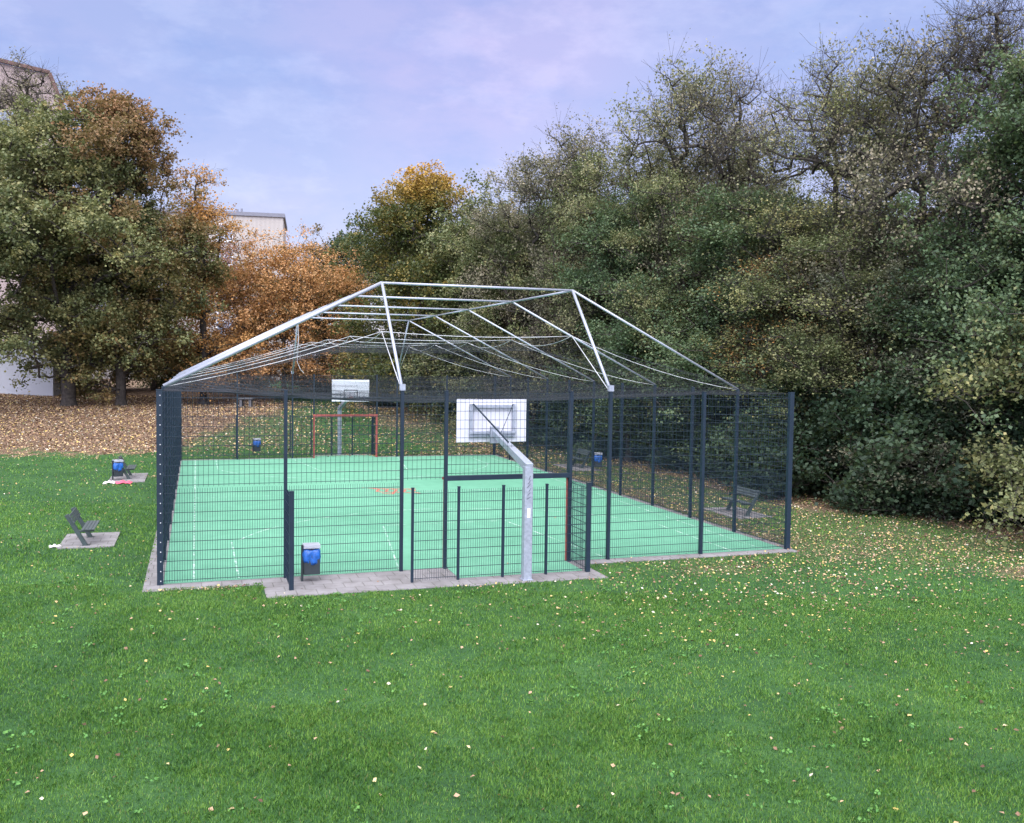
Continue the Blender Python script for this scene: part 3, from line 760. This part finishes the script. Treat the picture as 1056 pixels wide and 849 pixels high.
def crumple(name, mat, loc, sx, sy, sz, seed, label, cat):
    r_ = np.random.default_rng(seed); n = 18; V = []; F = []
    for j in range(n):
        for i in range(n):
            x = i / (n - 1) * 2 - 1; y = j / (n - 1) * 2 - 1
            e = max(0, 1 - (x * x + y * y) ** 1.2 * .6)
            V.append((x * sx * (1 + .12 * math.sin(5 * y + seed)), y * sy * (1 + .15 * math.sin(4 * x + seed)), sz * e * (.35 + .65 * abs(math.sin(4.1 * x + seed) * math.cos(3.3 * y + 2 * seed)) + .2 * r_.random())))
    for j in range(n - 1):
        for i in range(n - 1): k_ = j * n + i; F.append((k_, k_ + 1, k_ + n + 1, k_ + n))
    m = MB(); m.add(V, F); o = m.build(name, M[mat], smooth=True); o.location = loc; tag(o, label, cat); return o
crumple('cloth', 'pink', (-1.86, 17.15, .01), .28, .20, .12, 2, 'pink red cloth lying on the grass by the farther left bench', 'cloth')
crumple('paper_bag', 'white', (-2.36, 17.3, .01), .20, .18, .11, 5, 'crumpled white bag lying beside the pink cloth', 'bag')
crumple('paper_bag', 'white', (-2.58, 4.80, .01), .13, .10, .07, 8, 'crumpled white paper on the corner of the nearer left pad', 'paper')

# ------------------------------------------------------------ buildings
def prism(m, poly, y0, y1, M4=None):
    n = len(poly); V = [(x, y0, z) for x, z in poly] + [(x, y1, z) for x, z in poly]
    F = [tuple(range(n)), tuple(range(2 * n - 1, n - 1, -1))] + [(i, i + n, (i + 1) % n + n, (i + 1) % n) for i in range(n)]
    m.add(V, F)
# cream block beyond the orange trees
ang = math.atan2(98.66 - 100.1, 10.79 + 1.9)
t = empty('apartment_building', (10.8, 98.7, 2.2), ang, label='cream apartment block with flat grey roof edge rising above the orange trees', cat='building')
m = MB(); m.box2((-26, 0, -1), (0, 12, 19.9)); m.build('wall', M['facade'], t)
m = MB(); m.box2((-26.2, -.2, 19.9), (.2, 12.2, 20.35)); rf = m.build('roof', M['roofdark'], t)
m = MB(); m.tube([(-5.6, 3, 20.3), (-5.6, 3, 21.1)], .12); m.tube([(-5.1, 3, 20.3), (-5.1, 3, 21.2)], .12); m.build('chimney', M['roofdark'], rf)
for wx in (-6.9, -14, -20):
    for fl in range(6):
        z = 17.85 - fl * 2.9
        f = MB()
        for a, c in (((-1.0, -.06, -1), (1.0, .02, -.86)), ((-1.0, -.06, .86), (1.0, .02, 1)), ((-1.0, -.06, -.86), (-.86, .02, .86)), ((.86, -.06, -.86), (1.0, .02, .86)), ((-.07, -.05, -.86), (.07, .02, .86))):
            f.box2((wx + a[0], a[1], z + a[2]), (wx + c[0], c[1], z + c[2]))
        f.box2((wx - 1.15, -.14, z - 1.2), (wx + 1.15, .02, z - 1.003))
        w = f.build('window', M['frame'], t)
        g = MB(); g.box2((wx - .86, -.012, z - .86), (wx - .07, .02, z + .86)); g.box2((wx + .07, -.012, z - .86), (wx + .86, .02, z + .86)); g.build('pane', M['glass'], w)
# tall pinkish gable at the far left
t = empty('tall_building', (-13.3, 86.6, 2.2), .19, label='tall pinkish building with brown sloping roof edge behind the bare tree at far left', cat='building')
m = MB(); prism(m, [(-24, -1), (1.3, -1), (1.3, 27.4), (0, 31), (-24, 33.5)], 0, 12); m.build('wall', M['facade2'], t)
m = MB(); m.bar((-.05, -.15, 31.15), (1.45, -.15, 27.2), .4, .35); m.bar((-24, -.15, 33.75), (0, -.15, 31.2), .4, .35); m.bar((1.45, -.15, 27.2), (1.45, 12, 27.2), .4, .35); m.build('roof', M['brownverge'], t)
for wx in (-4, -9, -14):
    for fl in range(3):
        z = 26 - fl * 3; g = MB(); g.box2((wx - .8, -.05, z - .8), (wx + .8, .02, z + .8)); g.build('window', M['glass'], t)
# low white building left
t = empty('low_building', (-16, 54.5, 1.3), -.32, label='low plain white building under the boughs of the big olive tree', cat='building')
m = MB(); m.box2((-14, 0, -1), (7.6, 6, 4.2)); m.build('wall', M['wallwhite'], t)
m = MB(); m.box2((-14.15, -.15, 4.2), (7.15, 6.15, 4.45)); m.build('roof', M['roofdark'], t)
m = MB(); m.box2((-14, -.08, 0), (7.02, -.002, .42)); m.build('plinth', M['table'], t)
t = empty('low_building', (3.2, 66, 1.6), -.1, label='low pale building glimpsed under the orange tree', cat='building')
m = MB(); m.box2((-1.2, 0, -1), (3.6, 5, 3.2)); m.build('wall', M['wallwhite'], t)
m = MB(); m.box2((-1.3, -.1, 3.2), (3.7, 5.1, 3.4)); m.build('roof', M['roofdark'], t)
m = MB(); m.box2((.2, -.03, .4), (1.3, -.002, 2.6)); m.build('door', M['glass'], t)
# stone table on the bank
t = empty('stone_table', (3.8, 43.9, 1.5), -.3, label='grey slab table standing on the leafy bank behind the left of the court', cat='table')
m = MB(); m.box((0, 0, .62), (1.0, .7, .08)); m.build('table_top', M['table'], t, bevel=.01)
for s in (-.3, .3):
    m = MB(); m.box((s, 0, .289), (.16, .5, .576)); m.build('leg', M['table'], t, bevel=.01)

# ------------------------------------------------------------ grass and fallen leaves
C0 = np.array([.7186, -20.3655]); YAW = .3234
def wedge(n, d0, d1, half=.66):
    d = np.sqrt(rng.uniform(d0 ** 2, d1 ** 2, n)); s = rng.uniform(-half, half, n) * d
    return C0[0] + math.sin(YAW) * d + math.cos(YAW) * s, C0[1] + math.cos(YAW) * d - math.sin(YAW) * s
def on_grass(u, v):
    u = u + (vnoise(u, v, .23, 21) - .5) * .16 + rng.normal(0, .018, np.shape(u)); v = v + (vnoise(u, v, .23, 22) - .5) * .16
    bad = (u > -.30) & (u < 15.15) & (v > -.42) & (v < 25.3)
    bad |= (u > 1.97) & (u < 9.25) & (v > -1.68) & (v < 0)
    bad |= (u > .0) & (u < 15.1) & (v > -.34) & (v < 0)
    for x0, y0, x1, y1 in PADS: bad |= (u > x0 + .03) & (u < x1 - .03) & (v > y0 + .03) & (v < y1 - .03)
    return ~bad
def blades(n, d0, d1, h, w):
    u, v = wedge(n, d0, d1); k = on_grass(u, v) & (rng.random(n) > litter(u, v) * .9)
    dens = vnoise(u, v, .35, 8) * .5 + vnoise(u, v, 1.3, 9) * .5
    k &= rng.random(n) < .35 + .9 * dens
    u, v = u[k], v[k]; dens = dens[k]; m = len(u)
    a = rng.uniform(0, 6.283, m); c = np.stack([np.cos(a), np.sin(a), 0 * a], -1); nrm = np.stack([-np.sin(a), np.cos(a), 0 * a], -1)
    hh = (h * rng.uniform(.5, 1.25, m) * (.6 + .8 * dens))[:, None]; ww = (w * rng.uniform(.7, 1.3, m))[:, None]
    lean = nrm * hh * rng.uniform(-.1, .9, (m, 1)) + c * hh * rng.normal(0, .25, (m, 1))
    p = np.stack([u, v, gnd(u, v) - .004], -1); up = np.array([0, 0, 1.])
    V = np.stack([p - c * ww / 2, p + c * ww / 2, p + lean * .35 + up * hh * .62 + c * ww * .38, p + lean + up * hh * .95, p + lean * .35 + up * hh * .62 - c * ww * .38], 1)
    return V
Vb = np.concatenate([blades(240000, 6.5, 12.5, .048, .0068), blades(210000, 12.5, 19, .048, .010), blades(130000, 19, 30, .055, .018), blades(70000, 30, 52, .06, .03)])
def mk_grass():
    t = NT('grass_blade'); g = t.n('NewGeometry'); P_ = g.outputs['Position']
    a = t.noise(.30, 6, P_, .75); b = t.noise(1.7, 5, P_, .75)
    f = t.math('ADD', t.math('MULTIPLY', a, .45), t.math('ADD', t.math('MULTIPLY', b, .30), t.math('MULTIPLY', g.outputs['Random Per Island'], .25)))
    col = t.ramp(f, [(.32, (.034, .105, .028)), (.42, (.066, .175, .034)), (.53, (.125, .275, .042)), (.66, (.24, .40, .08))])
    dry = t.ramp(g.outputs['Random Per Island'], [(.965, (0, 0, 0)), (.975, (1, 1, 1))])
    col = t.mix(t.math('MULTIPLY', dry, .7), col, (.22, .20, .09))
    d = t.n('BsdfPrincipled'); t.l(col, d.inputs['Base Color']); d.inputs['Roughness'].default_value = .5; d.inputs['Specular IOR Level'].default_value = .3
    tr = t.n('BsdfTranslucent'); t.l(col, tr.inputs['Color']); mx = t.n('MixShader'); mx.inputs[0].default_value = .3
    t.l(d.outputs[0], mx.inputs[1]); t.l(tr.outputs[0], mx.inputs[2]); t.l(mx.outputs[0], t.out.inputs[0])
    return t.m
o = link(bpy.data.objects.new('grass', np_mesh('grass', Vb.reshape(-1, 3), np.arange(len(Vb) * 5).reshape(-1, 5), mk_grass())))
tag(o, label='short green lawn grass around the court', cat='grass', kind='stuff')

u, v = wedge(600, 6.5, 20); k = on_grass(u, v) & (vnoise(u, v, 1.3, 12) > .62); u, v = u[k], v[k]
k = 9; uu = np.repeat(u, k); vv = np.repeat(v, k); m = len(uu); a = rng.uniform(0, 6.283, m); rad = rng.uniform(.02, .075, m)
c = np.stack([uu + np.cos(a) * rad, vv + np.sin(a) * rad, gnd(uu, vv) + .030 + rng.random(m) * .025], -1)
tW = NT('broad_weed'); gW = tW.n('NewGeometry'); cW = tW.ramp(gW.outputs['Random Per Island'], [(0, (.05, .16, .035)), (1, (.11, .25, .05))])
o = link(bpy.data.objects.new('lawn_weeds', np_mesh('lawn_weeds', leaf_quads(c, .042, rng, .05)[0], np.arange(m * 4).reshape(-1, 4), tW.pbsdf(cW, .6, spec=.3))))
tag(o, label='small broad leaved weeds growing in the lawn', cat='weeds', kind='stuff')

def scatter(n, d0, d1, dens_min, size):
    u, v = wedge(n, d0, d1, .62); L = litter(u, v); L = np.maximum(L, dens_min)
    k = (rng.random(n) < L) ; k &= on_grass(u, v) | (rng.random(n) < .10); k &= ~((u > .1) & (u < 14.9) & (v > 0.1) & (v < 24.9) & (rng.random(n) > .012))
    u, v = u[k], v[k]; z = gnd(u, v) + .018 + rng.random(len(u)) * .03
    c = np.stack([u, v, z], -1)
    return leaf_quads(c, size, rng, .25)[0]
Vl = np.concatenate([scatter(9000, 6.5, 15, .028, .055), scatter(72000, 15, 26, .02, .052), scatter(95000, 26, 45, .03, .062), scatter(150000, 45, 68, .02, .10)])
t = NT('fallen_leaf'); g = t.n('NewGeometry')
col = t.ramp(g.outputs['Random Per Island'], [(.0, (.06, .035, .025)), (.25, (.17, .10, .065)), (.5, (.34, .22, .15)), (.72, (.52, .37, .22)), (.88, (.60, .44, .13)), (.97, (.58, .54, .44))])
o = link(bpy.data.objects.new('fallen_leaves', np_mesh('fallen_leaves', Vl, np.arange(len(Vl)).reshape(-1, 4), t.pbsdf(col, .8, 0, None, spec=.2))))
tag(o, label='fallen autumn leaves scattered over the lawn', cat='fallen leaves', kind='stuff')

# ------------------------------------------------------------ light
EL, AZ = R(30), R(205)   # soft light from behind the viewer
w = bpy.data.worlds.new('World'); scene.world = w; w.use_nodes = True
nt = w.node_tree; nt.nodes.clear()
out = nt.nodes.new('ShaderNodeOutputWorld')
sky = nt.nodes.new('ShaderNodeTexSky'); sky.sky_type = 'NISHITA'; sky.sun_disc = False; sky.sun_elevation = EL; sky.sun_rotation = AZ
b1 = nt.nodes.new('ShaderNodeBackground'); b1.inputs['Strength'].default_value = .05
nt.links.new(sky.outputs[0], b1.inputs[0])
tc = nt.nodes.new('ShaderNodeTexCoord'); sx = nt.nodes.new('ShaderNodeSeparateXYZ'); nt.links.new(tc.outputs['Generated'], sx.inputs[0])
def N(typ, **k):
    o = nt.nodes.new('ShaderNode' + typ)
    for a, b in k.items(): setattr(o, a, b)
    return o
def ramp(f, stops):
    r = N('ValToRGB'); e = r.color_ramp.elements
    while len(e) > 1: e.remove(e[-1])
    e[0].position = stops[0][0]; e[0].color = (*stops[0][1], 1)
    for p, c in stops[1:]: e.new(p).color = (*c, 1)
    nt.links.new(f, r.inputs[0]); return r.outputs[0]
# overcast deck: lavender near the horizon, brighter overhead; blue gaps and pink veils
base = ramp(sx.outputs['Z'], [(0, (.50, .46, .64)), (.10, (.42, .395, .62)), (.22, (.335, .345, .615)), (.38, (.31, .35, .635)), (.60, (1.3, 1.3, 1.4)), (1, (2.5, 2.5, 2.55))])
mp = N('Mapping'); mp.inputs['Scale'].default_value = (1, 1, 2.3); nt.links.new(tc.outputs['Generated'], mp.inputs[0])
def noise(s, d, off):
    n = N('TexNoise'); n.inputs['Scale'].default_value = s; n.inputs['Detail'].default_value = d; n.inputs['Roughness'].default_value = .62
    m = N('Mapping'); m.inputs['Location'].default_value = off; nt.links.new(mp.outputs[0], m.inputs[0]); nt.links.new(m.outputs[0], n.inputs['Vector']); return n.outputs['Fac']
def mix(f, a, b, bl='MIX'):
    m = N('Mix', data_type='RGBA', blend_type=bl)
    for s_, x in ((m.inputs[0], f), (m.inputs[6], a), (m.inputs[7], b)):
        if isinstance(x, (int, float)): s_.default_value = x
        elif isinstance(x, tuple): s_.default_value = (*x, 1)
        else: nt.links.new(x, s_)
    return m.outputs[2]
veil = ramp(noise(3.4, 8, (3.1, .4, 0)), [(.40, (0, 0, 0)), (.60, (1, 1, 1))])
c = mix(veil, base, (1.16, 1.06, 1.03), 'MULTIPLY')
puff = ramp(noise(11, 9, (0, 2.2, 1)), [(.49, (0, 0, 0)), (.64, (1, 1, 1))])
pk = N('VectorMath', operation='DOT_PRODUCT'); pk.inputs[1].default_value = (.235, .895, .38); nt.links.new(tc.outputs['Generated'], pk.inputs[0])
pkr = N('MapRange', interpolation_type='SMOOTHSTEP'); pkr.inputs[1].default_value = .975; pkr.inputs[2].default_value = 1.0; nt.links.new(pk.outputs['Value'], pkr.inputs[0])
c = mix(pkr.outputs[0], c, mix(1.0, c, (1.26, 1.05, 1.02), 'MULTIPLY'))
c = mix(puff, c, (1.20, 1.18, 1.08), 'MULTIPLY')
dk = ramp(noise(6, 7, (7, 1, 5)), [(.45, (0, 0, 0)), (.62, (1, 1, 1))])
c = mix(dk, c, (.80, .88, .97), 'MULTIPLY')
# unseen sky behind the viewer, brightened as added front fill for trees and boards
back = N('MapRange', interpolation_type='SMOOTHSTEP'); back.inputs[1].default_value = .15; back.inputs[2].default_value = -.85; back.inputs[3].default_value = 0; back.inputs[4].default_value = 1
dt = N('VectorMath', operation='DOT_PRODUCT'); dt.inputs[1].default_value = (.45, .89, 0); nt.links.new(tc.outputs['Generated'], dt.inputs[0])
nt.links.new(dt.outputs['Value'], back.inputs[0])
c = mix(back.outputs[0], c, mix(1.0, c, (3.9, 3.85, 3.8), 'MULTIPLY'))
b2 = N('Background'); b2.inputs['Strength'].default_value = .9; nt.links.new(c, b2.inputs[0])
ad = N('AddShader'); nt.links.new(b1.outputs[0], ad.inputs[0]); nt.links.new(b2.outputs[0], ad.inputs[1]); nt.links.new(ad.outputs[0], out.inputs[0])

sl = bpy.data.lights.new('sun', 'SUN'); sl.energy = 1.25; sl.angle = R(40); sl.color = (1, .98, .96)
so = bpy.data.objects.new('sun', sl); link(so)
# sun_rotation turns clockwise from +Y: direction towards the sun
sd = Vector((math.sin(AZ) * math.cos(EL), math.cos(AZ) * math.cos(EL), math.sin(EL)))
so.rotation_euler = sd.to_track_quat('Z', 'Y').to_euler(); so.location = (0, -10, 40)

# ------------------------------------------------------------ camera
cd = bpy.data.cameras.new('camera'); cd.sensor_width = 36; cd.lens = 971.23 / 1056 * 36; cd.clip_end = 6000; cd.clip_start = .1
co = bpy.data.objects.new('camera', cd); link(co)
yaw, pit, rol = .32341, .050524, .0140009
fw = Vector((math.sin(yaw) * math.cos(pit), math.cos(yaw) * math.cos(pit), -math.sin(pit))); rt = Vector((math.cos(yaw), -math.sin(yaw), 0)); up = rt.cross(fw)
r2 = rt * math.cos(rol) + up * math.sin(rol); u2 = up * math.cos(rol) - rt * math.sin(rol)
Mx = Matrix((r2, u2, -fw)).transposed().to_4x4(); Mx.translation = (.71855, -20.36549, 4.63484)
co.matrix_world = Mx
scene.camera = co
vs = scene.view_settings; vs.view_transform = 'Standard'; vs.look = 'None'; vs.gamma = 1; vs.use_curve_mapping = False; vs.exposure = .16
scene.cycles.max_bounces = 6; scene.cycles.diffuse_bounces = 3; scene.cycles.glossy_bounces = 2; scene.cycles.transmission_bounces = 3; scene.cycles.transparent_max_bounces = 4
